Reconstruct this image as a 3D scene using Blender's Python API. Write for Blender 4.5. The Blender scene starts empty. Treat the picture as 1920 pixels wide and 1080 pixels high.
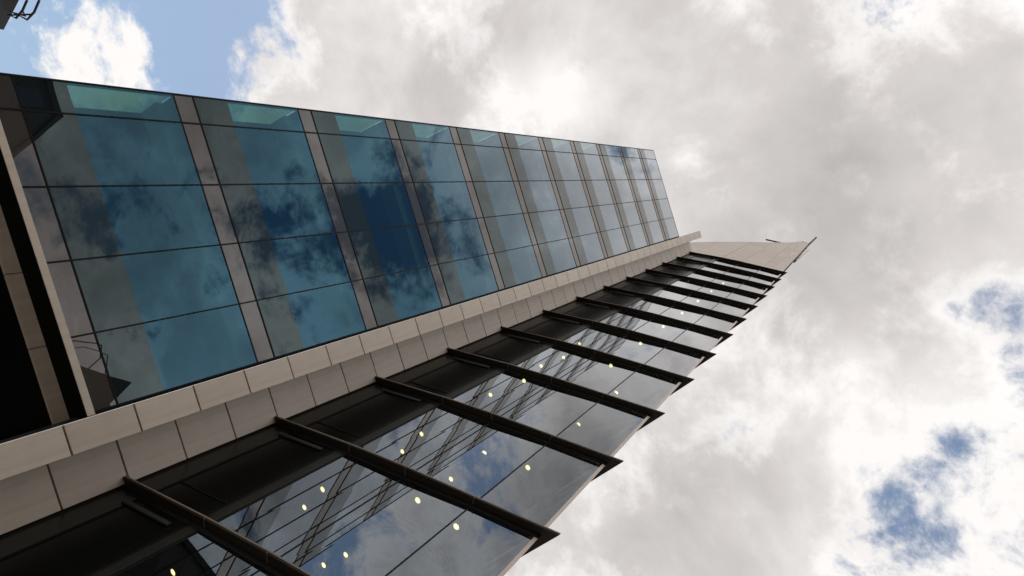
import bpy, bmesh, math, random
from mathutils import Vector, Matrix
random.seed(7)
sc = bpy.context.scene
K = 1.331                     # metres per plan unit (one storey = 2.93 units = 3.9 m)
GZ = -1.2                     # ground level in plan units (camera 1.6 m above it)

# ------------------------------------------------------------------ camera
cam = bpy.data.cameras.new("camera")
cam.sensor_width = 36.0
cam.lens = 22.5
cam.shift_y = 31.0 / 1920.0
cam.clip_start = 0.05
cam.clip_end = 5000
co = bpy.data.objects.new("camera", cam)
sc.collection.objects.link(co)
R3 = Matrix(((0.29168744, -0.95619562, -0.02466531),
             (-0.82261928, -0.23761512, -0.51656227),
             (0.48807372, 0.17096489, -0.8558943)))
co.matrix_world = Matrix(((R3[0][0], R3[0][1], R3[0][2], 0), (R3[1][0], R3[1][1], R3[1][2], 0),
                          (R3[2][0], R3[2][1], R3[2][2], 0), (0, 0, 0, 1)))
sc.camera = co

# ------------------------------------------------------------------ light and sky
SUN = Vector((-0.25, 0.38, 0.89)).normalized()
sun = bpy.data.lights.new("sun", 'SUN')
sun.energy = 1.0
sun.angle = math.radians(12)
sun.color = (1.0, 0.95, 0.88)
so = bpy.data.objects.new("sun", sun)
so.rotation_euler = SUN.to_track_quat('Z', 'Y').to_euler()
so.location = (0, 0, 80)
sc.collection.objects.link(so)

world = bpy.data.worlds.new("World")
sc.world = world
world.use_nodes = True
wt = world.node_tree
wt.nodes.clear()
def W(kind, **kw):
    n = wt.nodes.new(kind)
    for k, v in kw.items(): setattr(n, k, v)
    return n
def wl(a, b): wt.links.new(a, b)
def wmath(op, a, b=None, clamp=False):
    n = W('ShaderNodeMath', operation=op, use_clamp=clamp)
    for i, v in enumerate((a, b)):
        if v is None: continue
        if isinstance(v, (int, float)): n.inputs[i].default_value = v
        else: wl(v, n.inputs[i])
    return n.outputs[0]
def wsmooth(v, a, b, x0=0.0, x1=1.0):
    n = W('ShaderNodeMapRange', interpolation_type='SMOOTHSTEP')
    wl(v, n.inputs[0])
    for i, q in zip((1, 2, 3, 4), (a, b, x0, x1)): n.inputs[i].default_value = q
    return n.outputs[0]
tc = W('ShaderNodeTexCoord')
DIR = tc.outputs['Generated']
sep = W('ShaderNodeSeparateXYZ'); wl(DIR, sep.inputs[0])
zz = wmath('ADD', wmath('MAXIMUM', sep.outputs[2], 0.0), 0.35)
comb = W('ShaderNodeCombineXYZ')                       # the cloud deck seen in perspective
wl(wmath('DIVIDE', sep.outputs[0], zz), comb.inputs[0])
wl(wmath('DIVIDE', sep.outputs[1], zz), comb.inputs[1])
comb.inputs[2].default_value = 0.37
def wnoise(scale, detail, rough, dist, off, vec=None):
    m = W('ShaderNodeMapping'); m.inputs['Location'].default_value = off
    wl(vec or comb.outputs[0], m.inputs[0])
    n = W('ShaderNodeTexNoise'); wl(m.outputs[0], n.inputs['Vector'])
    n.inputs['Scale'].default_value = scale; n.inputs['Detail'].default_value = detail
    n.inputs['Roughness'].default_value = rough; n.inputs['Distortion'].default_value = dist
    return n.outputs[0]
n_edge = wnoise(3.2, 12, 0.62, 0.25, (3.1, 1.7, 0))
n_wisp = wnoise(9.0, 8, 0.65, 0.3, (8.3, 2.2, 1))
n_big = wnoise(1.7, 5, 0.5, 0.2, (5.4, 9.1, 2))
n_mid = wnoise(4.2, 8, 0.55, 0.35, (1.4, 4.1, 3))
n_fine = wnoise(11.0, 8, 0.6, 0.4, (6.4, 3.1, 4))
def blob(d, r0, r1, amt):                              # a gap or bank in the clouds round direction d
    v = W('ShaderNodeVectorMath', operation='DISTANCE')
    wl(DIR, v.inputs[0]); v.inputs[1].default_value = Vector(d).normalized()
    return wsmooth(v.outputs['Value'], r0, r1, amt, 0.0)
gaps = [((-0.462, 0.705, 0.54), 0.03, 0.24, 0.36), ((-0.42, 0.68, 0.60), 0.02, 0.18, 0.24), ((-0.42, 0.81, 0.41), 0.02, 0.20, 0.34),
        ((-0.33, 0.87, 0.40), 0.02, 0.20, 0.20), ((-0.50, 0.73, 0.46), 0.0, 0.12, 0.16),
        ((0.415, 0.055, 0.908), 0.0, 0.13, 0.11), ((0.175, -0.085, 0.981), 0.0, 0.08, 0.26), ((0.47, 0.10, 0.875), 0.0, 0.12, 0.17),
        ((-0.22, -0.66, 0.72), 0.0, 0.24, 0.20), ((-0.125, -0.642, 0.756), 0.0, 0.18, 0.15), ((-0.25, -0.84, 0.48), 0.0, 0.22, 0.22),
        ((-0.10, -0.75, 0.65), 0.0, 0.16, 0.10), ((-0.084, -0.55, 0.83), 0.0, 0.12, 0.12), ((-0.79, 0.22, 0.57), 0.0, 0.30, 0.26), ((-0.66, 0.14, 0.74), 0.0, 0.16, 0.20)]
banks = [((-0.437, 0.762, 0.478), 0.03, 0.13, -0.50), ((-0.2, 0.5, 0.85), 0.25, 0.55, -0.08), ((0.1, 0.1, 0.99), 0.2, 0.5, -0.06), ((0.03, -0.16, 0.985), 0.05, 0.24, -0.16), ((-0.08, -0.12, 0.985), 0.03, 0.16, -0.16), ((0.27, -0.02, 0.962), 0.02, 0.09, -0.22), ((0.31, 0.06, 0.95), 0.02, 0.09, -0.16)]
g = wmath('MULTIPLY', wmath('SUBTRACT', n_edge, 0.5), 1.7)
g = wmath('ADD', g, wmath('MULTIPLY', wmath('SUBTRACT', n_wisp, 0.5), 1.0))
for b in gaps + banks: g = wmath('ADD', g, blob(*b))
BLUE = wsmooth(g, 0.11, 0.33, 0.0, 0.95)                          # 1 = open blue sky
# cloud brightness: thin bright parts, grey thick parts
cb = wmath('ADD', wmath('MULTIPLY', wmath('SUBTRACT', n_big, 0.5), 0.95), wmath('MULTIPLY', wmath('SUBTRACT', n_mid, 0.5), 1.0))
cb = wmath('ADD', cb, wmath('MULTIPLY', wmath('SUBTRACT', n_fine, 0.5), 0.35))
cb = wmath('ADD', cb, 0.75)
cb = wmath('ADD', cb, blob((-0.235, 0.345, 0.908), 0.0, 0.10, 0.24))
cb = wmath('ADD', cb, blob((-0.262, 0.405, 0.876), 0.0, 0.13, 0.28))
cb = wmath('ADD', cb, blob((-0.437, 0.768, 0.468), 0.0, 0.16, 0.2))
cb = wmath('ADD', cb, blob((-0.144, -0.186, 0.972), 0.0, 0.40, -0.15))
cb = wmath('ADD', cb, blob((-0.60, 0.02, 0.80), 0.05, 0.30, -0.22))
cb = wmath('ADD', cb, wsmooth(g, -0.10, 0.16, -0.03, 0.20))
cb = wmath('ADD', cb, blob((-0.36, -0.80, 0.47), 0.1, 0.35, -0.30))
cb = wmath('MAXIMUM', cb, 0.22)
ramp = W('ShaderNodeValToRGB'); wl(cb, ramp.inputs[0])
e = ramp.color_ramp.elements
e[0].position = 0.25; e[0].color = (0.39, 0.375, 0.365, 1)
e[1].position = 1.0; e[1].color = (1.0, 0.97, 0.95, 1)
q = ramp.color_ramp.elements.new(0.65); q.color = (0.67, 0.635, 0.62, 1)
sky = W('ShaderNodeTexSky', sky_type='NISHITA', sun_disc=False)
sky.sun_elevation = math.asin(SUN.z)
sky.sun_rotation = math.atan2(SUN.x, SUN.y)
sky.air_density = 1.6; sky.dust_density = 0.4
bg_sky = W('ShaderNodeBackground'); wl(sky.outputs[0], bg_sky.inputs[0]); bg_sky.inputs[1].default_value = 0.10
bg_cl = W('ShaderNodeBackground'); wl(ramp.outputs[0], bg_cl.inputs[0]); wl(wmath('ADD', blob((-0.25, -0.80, 0.50), 0.3, 1.15, 0.55), 1.0), bg_cl.inputs[1])   # clouds facing the sun, strength raised behind the camera to brighten the stone
mixw = W('ShaderNodeMixShader')
wl(BLUE, mixw.inputs[0]); wl(bg_cl.outputs[0], mixw.inputs[1]); wl(bg_sky.outputs[0], mixw.inputs[2])
wo = W('ShaderNodeOutputWorld'); wl(mixw.outputs[0], wo.inputs[0])

sc.render.engine = 'CYCLES'
sc.view_settings.view_transform = 'Standard'
sc.view_settings.look = 'None'
sc.view_settings.exposure = 0.0
sc.view_settings.gamma = 1.0
sc.cycles.max_bounces = 10
sc.cycles.transparent_max_bounces = 16
sc.cycles.glossy_bounces = 6
sc.cycles.caustics_reflective = True
sc.cycles.sample_clamp_indirect = 4.0

# ------------------------------------------------------------------ materials
def mat(name):
    m = bpy.data.materials.new(name); m.use_nodes = True
    m.node_tree.nodes.clear()
    return m, m.node_tree
def pbr(name, col, rough=0.6, metal=0.0, spec=0.5, var=0.0, nscale=3.0, bump=0.0, objvar=0.0, stain=0.0):
    m, t = mat(name)
    N = t.nodes.new; L = t.links.new
    o = N('ShaderNodeOutputMaterial'); p = N('ShaderNodeBsdfPrincipled'); L(p.outputs[0], o.inputs[0])
    p.inputs['Roughness'].default_value = rough; p.inputs['Metallic'].default_value = metal
    p.inputs['Specular IOR Level'].default_value = spec
    tcn = N('ShaderNodeTexCoord')
    n = N('ShaderNodeTexNoise'); n.inputs['Scale'].default_value = nscale; n.inputs['Detail'].default_value = 8
    n.inputs['Roughness'].default_value = 0.6
    L(tcn.outputs['Object'], n.inputs['Vector'])
    hsv = N('ShaderNodeHueSaturation'); hsv.inputs['Color'].default_value = (*col, 1)
    mr = N('ShaderNodeMapRange'); L(n.outputs[0], mr.inputs[0])
    mr.inputs[1].default_value = 0.25; mr.inputs[2].default_value = 0.75
    mr.inputs[3].default_value = 1 - var; mr.inputs[4].default_value = 1 + var
    val = mr.outputs[0]
    if objvar:
        oi = N('ShaderNodeObjectInfo')
        m2 = N('ShaderNodeMapRange'); L(oi.outputs['Random'], m2.inputs[0])
        m2.inputs[3].default_value = 1 - objvar; m2.inputs[4].default_value = 1 + objvar
        mm = N('ShaderNodeMath'); mm.operation = 'MULTIPLY'; L(val, mm.inputs[0]); L(m2.outputs[0], mm.inputs[1]); val = mm.outputs[0]
    if stain:                                           # faint rain streaks running down the face
        mp = N('ShaderNodeMapping'); mp.inputs['Scale'].default_value = (7, 7, 0.35); L(tcn.outputs['Object'], mp.inputs[0])
        n3 = N('ShaderNodeTexNoise'); n3.inputs['Scale'].default_value = 1.3; n3.inputs['Detail'].default_value = 5; L(mp.outputs[0], n3.inputs['Vector'])
        m3 = N('ShaderNodeMapRange'); L(n3.outputs[0], m3.inputs[0]); m3.inputs[1].default_value = 0.35; m3.inputs[2].default_value = 0.7
        m3.inputs[3].default_value = 1 + stain * .4; m3.inputs[4].default_value = 1 - stain
        mm = N('ShaderNodeMath'); mm.operation = 'MULTIPLY'; L(val, mm.inputs[0]); L(m3.outputs[0], mm.inputs[1]); val = mm.outputs[0]
    L(val, hsv.inputs['Value']); L(hsv.outputs[0], p.inputs['Base Color'])
    if bump:
        n2 = N('ShaderNodeTexNoise'); n2.inputs['Scale'].default_value = nscale * 12; n2.inputs['Detail'].default_value = 4
        L(tcn.outputs['Object'], n2.inputs['Vector'])
        b = N('ShaderNodeBump'); b.inputs['Strength'].default_value = bump; b.inputs['Distance'].default_value = 0.01
        L(n2.outputs[0], b.inputs['Height']); L(b.outputs[0], p.inputs['Normal'])
    return m
def glass(name, tint, edge, through, fac0, fac1, back=None, ior=1.6, wave=0.004):
    """coated facade glass: tinted mirror that turns clearer and stronger at grazing angles, over what shows through"""
    m, t = mat(name)
    N = t.nodes.new; L = t.links.new
    o = N('ShaderNodeOutputMaterial'); mx = N('ShaderNodeMixShader'); L(mx.outputs[0], o.inputs[0])
    fr = N('ShaderNodeFresnel'); fr.inputs['IOR'].default_value = ior
    geo = N('ShaderNodeNewGeometry')
    lw = N('ShaderNodeVectorMath'); lw.operation = 'DOT_PRODUCT'
    L(geo.outputs['Incoming'], lw.inputs[0]); L(geo.outputs['True Normal'], lw.inputs[1])
    ab = N('ShaderNodeMath'); ab.operation = 'ABSOLUTE'; L(lw.outputs['Value'], ab.inputs[0])
    mr = N('ShaderNodeMapRange'); L(ab.outputs[0], mr.inputs[0])        # 1 at head-on, 0 at grazing
    mr.inputs[1].default_value = 0.08; mr.inputs[2].default_value = 0.68; mr.inputs[3].default_value = 1.0; mr.inputs[4].default_value = 0.0
    mr.interpolation_type = 'SMOOTHERSTEP'
    cm = N('ShaderNodeMix'); cm.data_type = 'RGBA'; L(mr.outputs[0], cm.inputs[0])
    cm.inputs[6].default_value = (*tint, 1); cm.inputs[7].default_value = (*edge, 1)
    gl = N('ShaderNodeBsdfGlossy'); gl.inputs['Roughness'].default_value = 0.0; L(cm.outputs[2], gl.inputs[0])
    if wave:
        tcn = N('ShaderNodeTexCoord'); n2 = N('ShaderNodeTexNoise'); n2.inputs['Scale'].default_value = 0.55; n2.inputs['Detail'].default_value = 1.5
        L(tcn.outputs['Object'], n2.inputs['Vector'])
        b = N('ShaderNodeBump'); b.inputs['Strength'].default_value = 1.0; b.inputs['Distance'].default_value = wave
        L(n2.outputs[0], b.inputs['Height']); L(b.outputs[0], gl.inputs['Normal'])
    if back:
        bk = N('ShaderNodeBsdfDiffuse'); bk.inputs[0].default_value = (*back, 1)
    else:
        bk = N('ShaderNodeBsdfTransparent'); bk.inputs[0].default_value = (*through, 1)
    fm = N('ShaderNodeMapRange'); L(mr.outputs[0], fm.inputs[0]); fm.inputs[3].default_value = fac0; fm.inputs[4].default_value = fac1
    L(fm.outputs[0], mx.inputs[0]); L(bk.outputs[0], mx.inputs[1]); L(gl.outputs[0], mx.inputs[2])
    return m
def emit(name, col, s):
    m, t = mat(name)
    o = t.nodes.new('ShaderNodeOutputMaterial'); e_ = t.nodes.new('ShaderNodeEmission'); t.links.new(e_.outputs[0], o.inputs[0])
    e_.inputs[0].default_value = (*col, 1); e_.inputs[1].default_value = s
    return m

M = {}
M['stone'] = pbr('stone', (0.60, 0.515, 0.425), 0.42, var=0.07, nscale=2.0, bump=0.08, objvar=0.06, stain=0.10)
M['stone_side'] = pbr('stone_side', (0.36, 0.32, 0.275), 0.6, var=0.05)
M['pale_stone'] = pbr('pale_stone', (0.85, 0.74, 0.66), 0.5, var=0.04)
M['joint'] = pbr('joint', (0.012, 0.011, 0.010), 0.8)
M['frame'] = pbr('frame', (0.006, 0.006, 0.007), 0.5, spec=0.15, var=0.1)
M['dark_metal'] = pbr('dark_metal', (0.020, 0.019, 0.016), 0.5, metal=0.0, var=0.15)
M['void'] = pbr('void', (0.003, 0.003, 0.003), 0.9, spec=0.1)  # near-black: the shade of the unlit recess is put into the colour
M['brown_metal'] = pbr('brown_metal', (0.022, 0.017, 0.012), 0.5, spec=0.25, var=0.12, nscale=1.2)
M['black_metal'] = pbr('black_metal', (0.006, 0.006, 0.006), 0.55)
M['shadow_panel'] = pbr('shadow_panel', (0.022, 0.024, 0.020), 0.25, spec=0.35, var=0.2)
M['clip_grey'] = pbr('clip_grey', (0.14, 0.13, 0.12), 0.4)
M['louvre'] = pbr('louvre', (0.006, 0.0065, 0.006), 0.22, spec=0.25)
M['rail_grey'] = pbr('rail_grey', (0.032, 0.032, 0.029), 0.5)
M['edge_highlight_metal'] = pbr('edge_highlight_metal', (0.30, 0.24, 0.19), 0.4)  # paler than the blade: light caught on its front edge, put into the colour
M['galv'] = pbr('galv', (0.42, 0.40, 0.37), 0.35, metal=0.3)
M['vision'] = glass('vision', (0.062, 0.145, 0.205), (0.80, 0.84, 0.88), (0.34, 0.56, 0.47), 0.54, 0.80, wave=.0006)
M['band_glass'] = glass('band_glass', (0.098, 0.127, 0.133), (0.56, 0.57, 0.57), None, 0.5, 0.72, back=(0.020, 0.027, 0.028))
M['spandrel'] = glass('spandrel', (0.150, 0.149, 0.150), (0.64, 0.59, 0.54), None, 0.55, 0.6, back=(0.11, 0.10, 0.09))
M['prow_glass'] = glass('prow_glass', (0.28, 0.31, 0.34), (0.72, 0.73, 0.74), (0.75, 0.80, 0.80), 0.72, 0.88, wave=0.0)
M['ceiling'] = pbr('ceiling', (0.34, 0.36, 0.35), 0.7, var=0.05)
M['ceiling_dark'] = pbr('ceiling_dark', (0.10, 0.10, 0.10), 0.7, var=0.1)
M['interior'] = pbr('interior', (0.05, 0.055, 0.06), 0.8, var=0.2, nscale=0.7)
M['bulkhead'] = pbr('bulkhead', (0.60, 0.66, 0.60), 0.6)
M['lamp'] = emit('lamp', (1.0, 0.80, 0.24), 5.0)
M['lamp_core'] = emit('lamp_core', (1.0, 0.90, 0.48), 9.0)
M['asphalt'] = pbr('asphalt', (0.05, 0.05, 0.052), 0.85, var=0.25, nscale=0.8, bump=0.3)
M['paving'] = pbr('paving', (0.42, 0.39, 0.35), 0.8, var=0.12, nscale=1.0)
M['brick'] = pbr('brick', (0.13, 0.10, 0.085), 0.8, var=0.2, nscale=0.6)
M['concrete'] = pbr('concrete', (0.22, 0.21, 0.20), 0.8, var=0.12, nscale=0.5)
M['clear_glass'] = glass('clear_glass', (0.3, 0.35, 0.33), (0.8, 0.8, 0.8), (0.52, 0.68, 0.60), 0.12, 0.5, wave=0)
M['far_glass'] = glass('far_glass', (0.25, 0.28, 0.30), (0.8, 0.8, 0.8), None, 0.4, 0.8, back=(0.02, 0.022, 0.025), wave=0)
M['roof_dark'] = pbr('roof_dark', (0.022, 0.021, 0.020), 0.6, var=0.15)
M['wire'] = pbr('wire', (0.015, 0.015, 0.02), 0.5)

# ------------------------------------------------------------------ mesh helpers (all coordinates in plan units, scaled by K)
class MB:
    def __init__(s): s.v = []; s.f = []; s.m = []
    def face(s, pts, mi=0):
        b = len(s.v); s.v += [tuple(p) for p in pts]; s.f.append(tuple(range(b, b + len(pts)))); s.m.append(mi)
    def box(s, x0, x1, y0, y1, z0, z1, mi=0):
        s.prism([(x0, y0), (x1, y0), (x1, y1), (x0, y1)], z0, z1, mi)
    def prism(s, poly, z0, z1, mi=0):
        A = 0
        for i in range(len(poly)):
            a = poly[i]; c = poly[(i + 1) % len(poly)]; A += a[0] * c[1] - c[0] * a[1]
        if A < 0: poly = poly[::-1]
        n = len(poly); b = len(s.v)
        s.v += [(p[0], p[1], z0) for p in poly] + [(p[0], p[1], z1) for p in poly]
        s.f.append(tuple(b + i for i in range(n))[::-1]); s.f.append(tuple(b + n + i for i in range(n)))
        s.m += [mi, mi]
        for i in range(n):
            j = (i + 1) % n
            s.f.append((b + i, b + j, b + n + j, b + n + i)); s.m.append(mi)
    def hexa(s, q0, q1, mi=0):          # two quads (front, back) -> solid
        b = len(s.v); s.v += [tuple(p) for p in q0] + [tuple(p) for p in q1]
        for f in ((0, 1, 2, 3), (7, 6, 5, 4), (0, 4, 5, 1), (1, 5, 6, 2), (2, 6, 7, 3), (3, 7, 4, 0)):
            s.f.append(tuple(b + i for i in f)); s.m.append(mi)
    def tube(s, pts, r, n=8, mi=0, r1=None):
        pts = [Vector(p) for p in pts]; rings = []
        up = Vector((0, 0, 1))
        for i, p in enumerate(pts):
            d = (pts[min(i + 1, len(pts) - 1)] - pts[max(i - 1, 0)]).normalized()
            a = d.cross(up)
            if a.length < 1e-3: a = d.cross(Vector((1, 0, 0)))
            a.normalize(); c = d.cross(a)
            rr = r if r1 is None else r + (r1 - r) * i / (len(pts) - 1)
            b = len(s.v)
            for k in range(n):
                t = 2 * math.pi * k / n
                s.v.append(tuple(p + a * math.cos(t) * rr + c * math.sin(t) * rr))
            rings.append(b)
        for i in range(len(rings) - 1):
            for k in range(n):
                s.f.append((rings[i] + k, rings[i] + (k + 1) % n, rings[i + 1] + (k + 1) % n, rings[i + 1] + k)); s.m.append(mi)
        s.f.append(tuple(rings[0] + k for k in range(n))[::-1]); s.f.append(tuple(rings[-1] + k for k in range(n))); s.m += [mi, mi]
    def build(s, name, mats, parent=None, bevel=0, recalc=True, origin=None):
        if not isinstance(mats, (list, tuple)): mats = [mats]
        me = bpy.data.meshes.new(name)
        og = Vector(origin) if origin else Vector((0, 0, 0))
        me.from_pydata([((Vector(v) - og) * K) for v in s.v], [], s.f)
        for m_ in mats: me.materials.append(M[m_])
        for p, mi in zip(me.polygons, s.m): p.material_index = mi
        if recalc:
            bm = bmesh.new(); bm.from_mesh(me); bmesh.ops.recalc_face_normals(bm, faces=bm.faces); bm.to_mesh(me); bm.free()
        o = bpy.data.objects.new(name, me); sc.collection.objects.link(o)
        o.location = og * K
        if parent: o.parent = parent
        if bevel:
            md = o.modifiers.new('bevel', 'BEVEL'); md.width = bevel * K; md.segments = 2; md.limit_method = 'ANGLE'
        return o
def tag(o, label=None, cat=None, group=None, kind=None):
    if label: o['label'] = label
    if cat: o['category'] = cat
    if group: o['group'] = group
    if kind: o['kind'] = kind
    return o
def thing(name, label, cat, group=None):
    o = bpy.data.objects.new(name, None); sc.collection.objects.link(o); o.empty_display_size = 0.3
    return tag(o, label, cat, group)
def lerp(a, b, t): return tuple(x + (y - x) * t for x, y in zip(a, b))

# ------------------------------------------------------------------ ground
b = MB(); b.face([(-900, -900, GZ), (900, -900, GZ), (900, 900, GZ), (-900, 900, GZ)])
tag(b.build('ground', 'asphalt', recalc=False), kind='structure')
b = MB(); b.box(-40, 24, -9, 24, GZ - .2, GZ + .09)
tag(b.build('pavement', 'paving', bevel=.01), kind='structure')

# ------------------------------------------------------------------ the office tower
tower = thing('office_tower', 'tall glass office tower with stone fins, blue reflective windows and a pointed leaning prow', 'building')
S = 2.93
# --- glass face A (plane y = YA), X runs across, heights from the photograph
YA = 10.17
XC = [-5.17, -4.63, -3.45, -2.31, -1.18, -0.05]
SA = 2.92; Z0 = 5.07; ZG = 2.53; NS = 11
LW = 0.024
for k in range(NS):
    z0 = Z0 + k * SA; z1 = z0 + ZG; zb = z0 + ZG * 0.29
    for c in range(5):
        x0, x1 = XC[c], XC[c + 1]
        ty = random.uniform(-.001, .001); tz = random.uniform(-.002, .002)      # each pane sits a hair out of true
        def P(x, z): return (x, YA + ty * (x - x0) + tz * (z - z0) / ZG, z)
        b = MB()
        b.face([P(x0, z0), P(x1, z0), P(x1, zb), P(x0, zb)], 1)
        b.face([P(x0, zb), P(x1, zb), P(x1, z1), P(x0, z1)], 0)
        b.build('window', ['vision', 'band_glass'], tower, recalc=False)
for k in range(-1, NS - 1):                                     # spandrel panels, one course below each storey
    z0 = Z0 + k * SA + ZG; z1 = Z0 + (k + 1) * SA
    if k == -1: z0 = 4.74
    for c in range(5):
        ty = random.uniform(-.0005, .0005)
        b = MB(); b.face([(XC[c], YA + .004, z0), (XC[c + 1], YA + .004 + ty, z0), (XC[c + 1], YA + .004 + ty, z1), (XC[c], YA + .004, z1)])
        b.build('spandrel_panel', 'spandrel', tower, recalc=False)
ZT = Z0 + (NS - 1) * SA + ZG
for x in XC:                                                    # upright mullions
    w = LW if x > -5.1 else 0.03
    b = MB(); b.box(x - w / 2, x + w / 2, YA - .012, YA + .09, 4.74, ZT)
    b.build('mullion', 'frame', tower)
for k in range(NS):
    for z in (Z0 + k * SA, Z0 + k * SA + ZG):
        b = MB()
        for c in range(5): b.box(XC[c] + LW / 2, XC[c + 1] - LW / 2, YA - .009, YA + .06, z - LW / 2, z + LW / 2)
        b.build('transom', 'frame', tower)
# corner side face of the glass block: a narrow return pane, then solid cladding
b = MB()
for k in range(NS):
    z0 = Z0 + k * SA
    b.face([(-5.17, YA + .95, z0), (-5.17, YA + .03, z0), (-5.17, YA + .03, z0 + ZG), (-5.17, YA + .95, z0 + ZG)])
b.build('corner_glazing', 'clear_glass', tower, recalc=False)
b = MB(); b.box(-5.19, -5.1, YA + .95, 20, 4.25, ZT); b.build('side_wall', 'dark_metal', tower)
b = MB(); b.box(-5.2, .0, YA + .02, 20, ZT + .01, ZT + .12); b.build('roof', 'dark_metal', tower)
for k in range(NS + 1):                                         # floor slabs, ceiling with a pale bulkhead by the glass
    zf = Z0 + k * SA - .39
    zc = zf
    if k == 0: zc = 4.76
    b = MB(); b.box(-5.15, -.05, YA + .1, 15.5, zc + .01, min(Z0 + k * SA - .02, ZT)) if k < NS else None
    if k < NS: b.build('floor_slab', 'ceiling_dark', tower)
    if k > 0:
        b = MB(); b.box(-5.05, -.1, YA + .16, YA + .62, zf - .28, zf + .005)
        b.build('ceiling_bulkhead', 'bulkhead', tower)
b = MB(); b.box(-5.1, -.05, 13.2, 13.4, 4.8, ZT); b.build('core_wall', 'interior', tower)
b = MB(); b.box(-.05, .0, YA + .1, 20, 4.2, ZT); b.build('party_wall', 'interior', tower)
for x in (-4.2, -1.75):
    b = MB(); b.tube([(x, 11.3, 4.8), (x, 11.3, ZT - .3)], .13, 14); b.build('column', 'ceiling', tower)

# --- sill ledge, panel under it and the soffit below the glass block, its shade painted near-black
b = MB(); b.box(-5.35, -.012, 10.0, YA + .1, 4.552, 4.66); b.build('sill_ledge', 'stone', tower, bevel=.004)
b = MB(); b.box(-5.35, -.012, 10.006, 10.9, 4.547, 4.551); b.build('ledge_soffit', 'void', tower)  # thin black sheet, shade under the ledge painted in
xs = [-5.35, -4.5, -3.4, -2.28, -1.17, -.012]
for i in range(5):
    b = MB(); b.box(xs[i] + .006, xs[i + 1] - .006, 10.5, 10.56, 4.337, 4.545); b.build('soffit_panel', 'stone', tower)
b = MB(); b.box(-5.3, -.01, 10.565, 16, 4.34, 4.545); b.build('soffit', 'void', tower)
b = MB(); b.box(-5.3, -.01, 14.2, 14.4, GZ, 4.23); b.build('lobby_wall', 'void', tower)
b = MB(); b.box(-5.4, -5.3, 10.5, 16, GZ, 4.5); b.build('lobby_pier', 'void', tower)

# --- stone blade (course 1, plane y=10) and the set-back stone strip (course 2, plane y=10.8)
ZR = 41.18
g = 0.014
pz = []
z = 4.225 - 3 * .9767
while z < ZR - .02:
    pz.append(z); z += .9767
first = True
pz = [GZ] + pz
for i, z0 in enumerate(pz):
    z1 = pz[i + 1] if i + 1 < len(pz) else ZR
    dy = random.uniform(0, .004)
    b = MB(); b.box(.004, .437, 9.998 + dy, 10.06, z0 + g, z1 - g)
    b.build('stone_panel', 'stone', tower, bevel=.003, origin=(.2, 10, (z0 + z1) / 2))
    dy = random.uniform(0, .004)
    b = MB(); b.box(.447, 1.165, 10.798 + dy, 10.86, z0 + g, z1 - g)
    b.build('stone_panel', 'stone', tower, bevel=.003, origin=(.8, 10.8, (z0 + z1) / 2))
b = MB(); b.box(.008, .433, 10.05, 10.87, GZ, ZR - .012, 0); b.build('blade_core', 'joint', tower)
b = MB(); b.box(.44, 1.155, 10.85, 11.2, GZ, ZR - .012); b.build('strip_core', 'joint', tower)
for i, z0 in enumerate(pz):                                     # side faces of the blade
    z1 = pz[i + 1] if i + 1 < len(pz) else ZR
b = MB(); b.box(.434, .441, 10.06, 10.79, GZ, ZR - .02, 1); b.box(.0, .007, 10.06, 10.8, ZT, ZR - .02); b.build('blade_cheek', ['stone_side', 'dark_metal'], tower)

# --- the prow: faceted, slightly leaning glass wall
FRONT = [(1.05, 10.80), (1.86, 9.02), (2.42, 7.87), (3.08, 6.61), (3.79, 5.25)]
GLASS = [(1.20, 10.86), (2.00, 9.08), (2.58, 7.93), (3.19, 6.70), (3.748, 5.64)]
FR = [0, .31, .52, .74, 1.0]
def lean(p, s, z): 
    t = (z - 8.1) / 32.2
    return (p[0] + .05 * s * t, p[1] + .40 * s * t)
def Fp(i, z): return lean(FRONT[i], FR[i], z)
def Gp(i, z): return lean(GLASS[i], FR[i], z)
RD = (.37, .93)                                                  # direction of the hidden return face
def ret(z, t, off=(0, 0)):
    p = lean((3.79, 5.60), 1, z); return (p[0] + RD[0] * t + off[0], p[1] + RD[1] * t + off[1])
def retF(z, t):
    p = lean((3.79, 5.25), 1, z); return (p[0] + RD[0] * t, p[1] + RD[1] * t)
ZF = [5.17 + S * k for k in range(-2, 13)]                       # sunshade levels
def v3(p, z): return (p[0], p[1], z)
levels = [GZ] + [z for z in ZF if z > GZ + .5]
for li in range(len(levels) - 1):
    za, zb = levels[li] , levels[li + 1]
    for i in range(4):
        a0, a1, c0, c1 = Gp(i, za), Gp(i + 1, za), Gp(i, zb), Gp(i + 1, zb)
        j = 0.0
        b = MB(); b.face([v3(a0, za), v3((a1[0] + j, a1[1]), za), v3((c1[0] + j, c1[1]), zb), v3(c0, zb)])
        b.build('glazing_panel', 'prow_glass', tower, recalc=False)
def on1(t, z): return lerp(Gp(0, z), Gp(1, z), t)
def slabq(t0, t1, z0, z1, o0, o1, name, m_):                      # a flat piece standing o0..o1 proud of the first facet
    q0 = [(p[0] - o1 * .91, p[1] - o1 * .41, z_) for p, z_ in ((on1(t0, z0), z0), (on1(t1, z0), z0), (on1(t1, z1), z1), (on1(t0, z1), z1))]
    q1 = [(p[0] - o0 * .91, p[1] - o0 * .41, z_) for p, z_ in ((on1(t0, z0), z0), (on1(t1, z0), z0), (on1(t1, z1), z1), (on1(t0, z1), z1))]
    b = MB(); b.hexa(q0, q1); return b.build(name, m_, tower)
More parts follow.
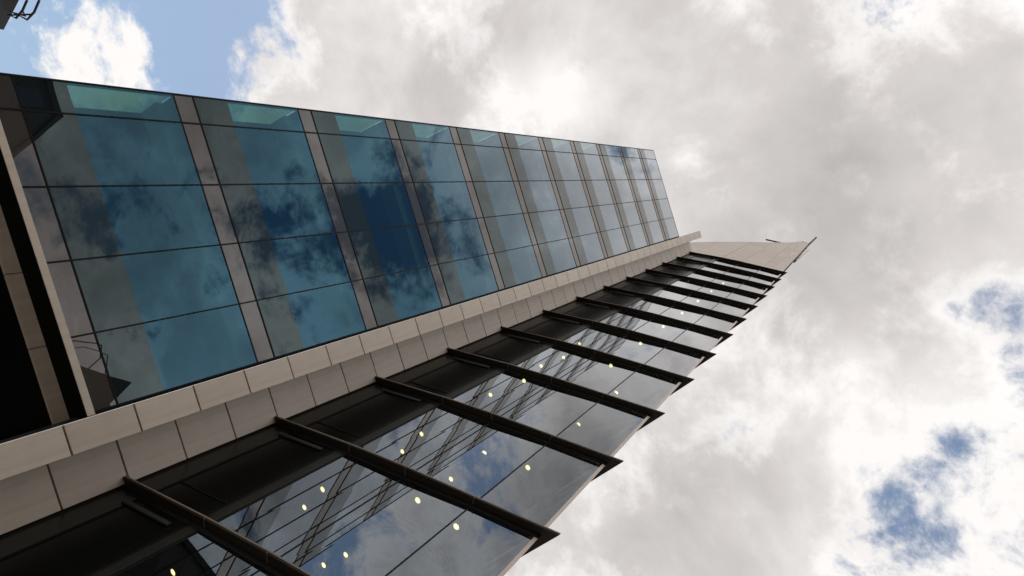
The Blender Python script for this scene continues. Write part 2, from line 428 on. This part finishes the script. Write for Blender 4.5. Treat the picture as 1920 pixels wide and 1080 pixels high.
for li, (za, zb) in enumerate(zip(levels[:-1], levels[1:])):       # dark louvred bay between the stone strip and the glass
    slabq(.0, .275, za + .012, zb - .012, .002, .016, 'shadow_panel', 'shadow_panel')
    slabq(.285, .875, za + .01, zb - .01, .002, .008, 'louvre_panel', 'louvre')
    slabq(.885, .99, za + .012, zb - .012, .002, .016, 'shadow_panel', 'shadow_panel')
    slabq(.27, .29, za, zb, .0, .022, 'panel_joint', 'frame'); slabq(.87, .89, za, zb, .0, .020, 'panel_joint', 'frame')
    slabq(.22, .78, zb - .335, zb - .265, .018, .05, 'louvre_rail', 'rail_grey')
    slabq(.29, .86, za + .52, za + .545, .008, .02, 'louvre_rail', 'frame')
for i in range(0, 4):                                            # slim dark glazing joints
    b = MB()
    for za, zb in zip(levels[:-1], levels[1:]):
        w = .012
        a = Gp(i, za); c = Gp(i, zb)
        q0 = [(a[0] - w, a[1] - .006, za), (a[0] + w * .4, a[1] - w * 1.6, za), (c[0] + w * .4, c[1] - w * 1.6, zb), (c[0] - w, c[1] - .006, zb)]
        q1 = [(x + .05, y + .03, z_) for x, y, z_ in q0]
        b.hexa(q0, q1)
    b.build('glazing_joint', 'frame', tower)
# corner jamb: pale stone edge of the prow
b = MB()
for za, zb in zip(levels[:-1], levels[1:]):
    qa = [Gp(4, za), (Gp(4, za)[0] + .038, Gp(4, za)[1] - .052), ret(za, .12), (Gp(4, za)[0] + .03, Gp(4, za)[1] + .12)]
    qc = [Gp(4, zb), (Gp(4, zb)[0] + .038, Gp(4, zb)[1] - .052), ret(zb, .12), (Gp(4, zb)[0] + .03, Gp(4, zb)[1] + .12)]
    b.hexa([v3(p, za + .001) for p in qa], [v3(p, zb) for p in qc])
b.build('corner_jamb', 'pale_stone', tower)
# return face: glass with stone mullions
b = MB()
for za, zb in zip(levels[:-1], levels[1:]):
    b.face([v3(ret(za, 8), za), v3(ret(za, .12), za), v3(ret(zb, .12), zb), v3(ret(zb, 8), zb)])
b.build('return_glazing', 'prow_glass', tower, recalc=False)
for t in (1.4, 2.8, 4.2, 5.6, 7.0, 8.0):
    b = MB()
    for za, zb in zip(levels[:-1], levels[1:]):
        qa = [ret(za, t), ret(za, t + .1), ret(za, t + .1, (-.12, .05)), ret(za, t, (-.12, .05))]
        qc = [ret(zb, t), ret(zb, t + .1), ret(zb, t + .1, (-.12, .05)), ret(zb, t, (-.12, .05))]
        b.hexa([v3(p, za) for p in qa], [v3(p, zb) for p in qc])
    b.build('return_mullion', 'pale_stone', tower)
# floors behind the prow glass, curved ceiling tracks over the stair void
ARC = [(2.86, 8.75), (3.0, 8.44), (3.28, 8.08), (3.55, 7.68), (3.86, 7.44), (4.14, 7.41), (4.42, 7.62), (4.6, 7.95)]
def arcs(z, mb):
    for s_ in (0, .12, .24, .36, .48):
        pts = []
        for i in range(len(ARC) * 3 - 2):
            a = ARC[i // 3]; c = ARC[min(i // 3 + 1, len(ARC) - 1)]; p = lerp(a, c, (i % 3) / 3)
            pts.append((p[0] + s_ * .75, p[1] + s_ * .62, z))
        mb.tube(pts, .02 if s_ else .03, 5)
for zk in ZF[1:]:
    if zk < 2: continue
    zc = zk - .12
    poly = [(1.36, 11.1)] + [(Gp(i, zk)[0] + .05, Gp(i, zk)[1] + .04) for i in range(4)] + [(Gp(4, zk)[0] + .03, Gp(4, zk)[1] + .14)] + [ret(zk, 8, (-.05, .02)), (1.2, 13.2)]
    b = MB(); b.prism(poly, zc, zk - .02); b.build('ceiling_slab', 'ceiling_dark', tower)
    b = MB(); arcs(zc - .02, b); b.build('curved_track', 'pale_stone', tower)
    b = MB()
    b.box(1.5, 1.56, 11.0, 13, zc - .25, zc); b.build('edge_beam', 'dark_metal', tower)
b = MB(); b.box(1.2, 6.5, 12.2, 12.4, GZ, ZF[-1]); b.build('rear_core', 'interior', tower)
b = MB(); b.box(1.16, 1.20, 10.88, 12.2, GZ, ZF[-1]); b.build('glazing_reveal', 'frame', tower)

# sunshades: brown blade, black inner channel, pale joint clips
def off(p, q, d):     # point moved by d towards the glass
    return (p[0] + (q[0] - p[0]) * d, p[1] + (q[1] - p[1]) * d)
for k, zk in enumerate(ZF[1:]):
    if zk < 2: continue
    par = bpy.data.objects.new('sunshade', None); sc.collection.objects.link(par); par.parent = tower
    th = .05
    F = [Fp(i, zk) for i in range(5)]; G = [Gp(i, zk) for i in range(5)]
    mid = [(G[i][0] - .005, G[i][1] - .003) for i in range(5)]
    mid[4] = (G[4][0] + .012, G[4][1] - .012)
    RF = retF(zk, 2.2); RM = ret(zk, 2.0)
    b = MB()
    for i in range(4): b.prism([F[i], F[i + 1], mid[i + 1], mid[i]], zk - th, zk)
    b.prism([F[4], RF, RM, mid[4]], zk - th, zk)
    b.build('blade', 'brown_metal', par)
    b = MB()
    e_ = 0.006
    for i in range(4):
        a, c = F[i], F[i + 1]; d = Vector((c[0] - a[0], c[1] - a[1])).normalized(); n = Vector((-d.y, d.x))
        if n.x > 0: n = -n
        b.prism([(a[0], a[1]), (c[0], c[1]), (c[0] + n.x * e_, c[1] + n.y * e_), (a[0] + n.x * e_, a[1] + n.y * e_)], zk - th + .032, zk + .006)
    b.build('edge_highlight', 'edge_highlight_metal', par)  # pale strip painted as the light the front edge catches
    b = MB()
    zt = zk - th - .001
    for i in range(4):
        p0, p1 = (G[i][0] - .018, G[i][1] - .009), (G[i + 1][0] - .018, G[i + 1][1] - .009)
        if i == 3: p1 = (G[4][0] - .004, G[4][1] - .03)
        b.prism([p0, p1, (G[i + 1][0] + .01, G[i + 1][1] + .005), (G[i][0] + .01, G[i][1] + .005)], zt - .085, zt)
    b.prism([(G[4][0] - .004, G[4][1] - .03), (G[4][0] + .036, G[4][1] - .066), (G[4][0] + .06, G[4][1] - .0), (G[4][0], G[4][1])], zt - .085, zt)
    b.build('head_channel', 'black_metal', par)
    for i in (1, 2, 3):
        b = MB()
        p = off(F[i], G[i], .03); q_ = off(F[i], G[i], .97)
        d = .006
        b.prism([(p[0] - d * .5, p[1] + d), (p[0] + d * .5, p[1] - d), (q_[0] + d * .5, q_[1] - d), (q_[0] - d * .5, q_[1] + d)], zk - th - .006, zk - th - .001)
        b.prism([(F[i][0] - .008 - d * .5, F[i][1] - .004 + d), (F[i][0] - .008 + d * .5, F[i][1] - .004 - d), (F[i][0] + d * .5, F[i][1] - d), (F[i][0] - d * .5, F[i][1] + d)], zk - th - .006, zk)
        b.build('joint_clip', 'clip_grey', par)

# stone sail above the last sunshade
TOPS = [(-2, (.62, 12.3), 46.8), (-1, (1.20, 10.86), 48.9), (1, (2.00, 9.08), 52.3), (2, (2.58, 7.93), 55.2), (3, (3.19, 6.70), 58.7), (3.5, (3.47, 6.17), 61.7), (4, (3.75, 5.66), 61.4)]
cols = []
for i in range(len(TOPS) - 1):
    _, pa, ta = TOPS[i]; _, pc, tcz = TOPS[i + 1]
    fa = max(0, min(1, TOPS[i][0] / 4)); fc = max(0, min(1, TOPS[i + 1][0] / 4))
    z = ZF[-1] + .01 if i else 38.0
    ph = 2.05
    while z < max(ta, tcz):
        z1 = z + ph
        def top(s_): return ta + (tcz - ta) * s_ - .01
        poly = [(.006, z + .008), (.994, z + .008), (.994, z1 - .008), (.006, z1 - .008)]
        out = []
        for qi in range(4):                              # clip the panel under the sloping top edge
            a_, c_ = poly[qi], poly[(qi + 1) % 4]
            ia, ic = a_[1] <= top(a_[0]), c_[1] <= top(c_[0])
            if ia: out.append(a_)
            if ia != ic:
                ha, hc = a_[1] - top(a_[0]), c_[1] - top(c_[0]); t_ = ha / (ha - hc); out.append(lerp(a_, c_, t_))
        if len(out) >= 3:
            pts = []
            for (s_, z_) in out:
                p = lean(lerp(pa, pc, s_), fa + (fc - fa) * s_, z_); pts.append((p[0], p[1], z_))
            b = MB(); n_ = len(pts); b.v = pts + [(x + .08, y + .04, q_) for x, y, q_ in pts]
            b.f = [tuple(range(n_)), tuple(range(n_, 2 * n_))[::-1]] + [(j, (j + 1) % n_, n_ + (j + 1) % n_, n_ + j) for j in range(n_)]
            b.m = [0] * len(b.f)
            b.build('parapet_panel', 'stone', tower)
        z = z1
    A0 = lean(pa, fa, 38); C0 = lean(pc, fc, 38); A1 = lean(pa, fa, ta); C1 = lean(pc, fc, tcz)
    q0 = [(A0[0] + .085, A0[1] + .045, 38), (C0[0] + .085, C0[1] + .045, 38), (C1[0] + .085, C1[1] + .045, tcz - .04), (A1[0] + .085, A1[1] + .045, ta - .04)]
    q1 = [(x + .18, y + .12, z_) for x, y, z_ in q0]
    b = MB(); b.hexa(q0, q1); b.build('parapet_core', 'joint', tower)

b = MB(); cp = []
for i_, p_, t_ in TOPS:
    q_ = lean(p_, max(0, min(1, i_ / 4)), t_); cp.append((q_[0] + .02, q_[1] + .01, t_ + .01))
b.tube(cp, .045, 6); b.build('coping', 'galv', tower)
# ------------------------------------------------------------------ ceiling lamps behind the prow glass (each at its own level)
LAMPS = {1: [(2.65, 10.31)], 2: [(2.93, 10.79), (2.62, 10.12), (3.94, 10.05), (4.13, 10.76), (3.03, 7.85), (3.55, 7.19)],
         3: [(2.92, 10.7), (2.59, 9.97), (3.24, 8.41), (3.72, 9.53), (3.68, 7.44)], 4: [(2.56, 9.88), (2.38, 8.74), (3.74, 7.59)],
         5: [(2.54, 9.83), (2.44, 9.0), (2.97, 7.6), (3.77, 7.68)], 6: [(2.51, 9.81), (2.97, 7.68)], 7: [(2.98, 7.78)], 8: [(3.0, 7.86)],
         9: [(2.99, 7.91)], 10: [(2.98, 7.96)], 11: [(3.0, 7.99), (2.47, 9.76)], 12: [(2.47, 9.82)]}
ORD = ['', 'lowest', 'second', 'third', 'fourth', 'fifth', 'sixth', 'seventh', 'eighth', 'ninth', 'tenth', 'eleventh', 'topmost']
for k, ps in LAMPS.items():
    zk = 5.17 + S * (k - 1); zc = zk - .12
    srt = sorted(ps, key=lambda p: p[0] / p[1])
    for p in ps:
        s_ = zc / zk
        x, y = p[0] * s_, p[1] * s_
        i = srt.index(p); n = len(ps)
        where = '' if n == 1 else (', nearest the stone strip' if i == 0 else (', nearest the prow edge' if i == n - 1 else ', ' + ORD[i + 1] + ' from the stone strip'))
        lab = 'lit round lamp behind glass just under the %s sunshade%s' % ((ORD[k] + (' lowest' if 1 < k < 12 else '')), where)
        t = thing('ceiling_lamp', lab, 'ceiling lamp', 'lit lamps behind the glass of the pointed wing')
        t.location = (x * K, y * K, zc * K)
        R_ = .064
        def disc(r, z_, name, mt, n_=20):
            b = MB(); b.v = [(r * math.cos(a * 2 * math.pi / n_), r * math.sin(a * 2 * math.pi / n_), z_) for a in range(n_)]
            b.f = [tuple(range(n_))[::-1]]; b.m = [0]
            return b.build(name, mt, t, recalc=False)
        disc(R_ * .92, -.012, 'diffuser', 'lamp')
        disc(R_ * .55, -.016, 'bulb', 'lamp_core')
        b = MB()
        for a in range(20):
            a0 = a * 2 * math.pi / 20; a1 = (a + 1) * 2 * math.pi / 20
            for r0, r1, z0_, z1_ in ((R_ * .92, R_ * 1.12, -.02, -.02), (R_ * 1.12, R_ * 1.12, -.02, 0)):
                b.face([(r0 * math.cos(a0), r0 * math.sin(a0), z0_), (r0 * math.cos(a1), r0 * math.sin(a1), z0_), (r1 * math.cos(a1), r1 * math.sin(a1), z1_), (r1 * math.cos(a0), r1 * math.sin(a0), z1_)])
        b.build('rim', 'galv', t)

# ------------------------------------------------------------------ window-cleaning crane on the tip of the sail
crane = thing('rooftop_crane', 'slim rooftop maintenance crane with jib and arm on the tip of the pointed stone parapet', 'crane')
def cr(*p): return tuple(q_ * 1.035 for q_ in p)
b = MB(); b.tube([cr(2.43, 9.33, 59.9), cr(4.12, 6.40, 59.9)], .065, 8); b.build('jib', 'wire', crane)
b = MB(); b.tube([cr(3.40, 5.42, 60.1), cr(4.06, 6.55, 60.1), cr(4.84, 7.52, 59.6)], .09, 10, r1=.15); b.build('arm', 'pale_stone', crane)
b = MB(); b.tube([cr(4.78, 7.45, 59.45), cr(4.92, 7.62, 59.55)], .11, 12); b.build('counterweight', 'black_metal', crane)
b = MB(); b.tube([cr(3.98, 6.5, 58.4), cr(3.98, 6.5, 60.3)], .05, 8); b.tube([cr(4.3, 6.3, 60.1), cr(4.85, 7.3, 60.6)], .015, 6)
b.build('mast', 'wire', crane)
b = MB(); b.box(3.92, 4.3, 6.6, 7.2, 60.2, 60.5); b.build('base', 'galv', crane)

# ------------------------------------------------------------------ neighbours
def block(name, label, x0, x1, y0, y1, top, wall, storeys, face_y=None, nx=8, roofd=None):
    t = thing(name, label, 'building')
    b = MB(); b.box(x0, x1, y0, y1, GZ, top); b.build('wall', wall, t)
    b = MB(); b.box(x0 - .15, x1 + .15, y0 - .15, y1 + .15, top, top + .35); b.build('roof', 'roof_dark', t)
    H = (top - GZ) / storeys; Wd = (x1 - x0) / nx
    for side in (y1 + .003,):
        for s_ in range(storeys):
            for i in range(nx):
                xa = x0 + Wd * (i + .18); xb = x0 + Wd * (i + .82); za = GZ + H * (s_ + .28); zb_ = GZ + H * (s_ + .85)
                b = MB(); b.box(xa, xb, side, side + .03, za, zb_); b.build('window', 'far_glass', t)
    return t
block('brick_building', 'long brick building across the street behind the viewer, lower than its gabled neighbour', -17.5, -3.3, -34, -20, 14.5, 'brick', 5, nx=8)
block('tall_building', 'tall dark building mirrored in the far left panes of the blue glass', -36, -18, -34, -19.5, 21.5, 'roof_dark', 8, nx=9)
nb = thing('gabled_building', 'dark gabled building mirrored in the lowest corner of the blue glass, beside the stone band', 'building')
prof = [(-3.1, GZ), (14, GZ), (14, 19.4), (-.35, 19.7), (-1.25, 21.3), (-3.1, 18.6)]
b = MB(); n_ = len(prof); b.v = [(x, -20, z_) for x, z_ in prof] + [(x, -34, z_) for x, z_ in prof]
b.f = [tuple(range(n_)), tuple(range(n_, 2 * n_))[::-1]] + [(j, (j + 1) % n_, n_ + (j + 1) % n_, n_ + j) for j in range(n_)]; b.m = [0] * len(b.f)
b.build('wall', 'roof_dark', nb)
for s_ in range(7):
    for i in range(6):
        b = MB(); b.box(-2.6 + i * 2.6, -1.0 + i * 2.6, -19.99, -19.95, GZ + 1 + s_ * 2.7, GZ + 2.7 + s_ * 2.7); b.build('window', 'far_glass', nb)
b = MB(); b.tube([(-4.6, -20.6, 14.4), (-4.5, -20.6, 19.4), (-4.0, -20.6, 20.6), (-3.2, -20.6, 20.3), (-2.6, -20.6, 19.2)], .04, 6)
b.tube([(-4.2, -20.9, 14.4), (-4.1, -20.9, 19.8), (-3.4, -20.9, 20.9), (-2.2, -20.9, 20.4)], .03, 6); b.build('roof_mast', 'wire', nb)
block('added_dark_block', 'added dark block out of view to the left, darkening the mirrored glass of the pointed wing', -40, -25, -26, 3, 20.0, 'brick', 7, nx=8)  # added out of view so the panes mirrored in the prow turn darker
block('concrete_building', 'plain concrete building behind the viewer, far down the street', 12, 30, -30, -14, 14, 'concrete', 5, nx=8)

nb = thing('dark_building', 'dark building corner with wire roof frames in the top left corner of the sky', 'building')
# roof corner measured at (-16.2, 27.7), eave running towards (-16.5, 26.2)
ex, ey = Vector((-.22, -1.0)).normalized()
def db(t, w): # t along eave from the corner, w away from the viewer's side
    return (-16.17 + ex * t - w * abs(ey), 27.66 + ey * t + w * ex * 0)
c0 = db(0, 0); c1 = db(9, 0); c2 = db(9, 12); c3 = db(0, 12)
b = MB(); b.prism([c0, c1, c2, c3], GZ, 13.35); b.build('wall', 'roof_dark', nb)
b = MB(); b.prism([(c0[0] + .12, c0[1] + .1), (c1[0] + .12, c1[1] - .1), (c2[0] - .1, c2[1] - .1), (c3[0] - .1, c3[1] + .1)], 13.36, 14.08); b.build('eave', 'black_metal', nb)
fr = thing('wire_frame', 'bent wire frames sticking out over the dark roof edge, top left corner', 'roof frame')
b = MB()
def pr(az, t, D=30.5): 
    return (az[0] * D, az[1] * D, t * D)
A_ = [((-0.5383, .8428), .48094), ((-.5245, .8514), .4743), ((-.5219, .8530), .4718), ((-.5154, .8570), .4660), ((-.5208, .8537), .4475)]
B_ = [((-0.5357, .8444), .4668), ((-.5238, .8518), .46095), ((-.5149, .8573), .4534), ((-.5169, .8560), .4445)]
b.tube([pr(*p, D=30.5) for p in A_], .045, 6)
b.tube([pr(*p, D=31.2) for p in B_], .045, 6)
b.build('bent_rod', 'wire', fr)
b = MB()
b.tube([pr(*A_[2], D=30.5), pr((-.5165, .856), .4455, 31.0)], .035, 6)
b.tube([pr(*B_[1], D=31.2), pr((-.5190, .8548), .4640, 30.8), pr((-.5200, .854), .4475, 30.8)], .035, 6)
b.build('brace', 'wire', fr)
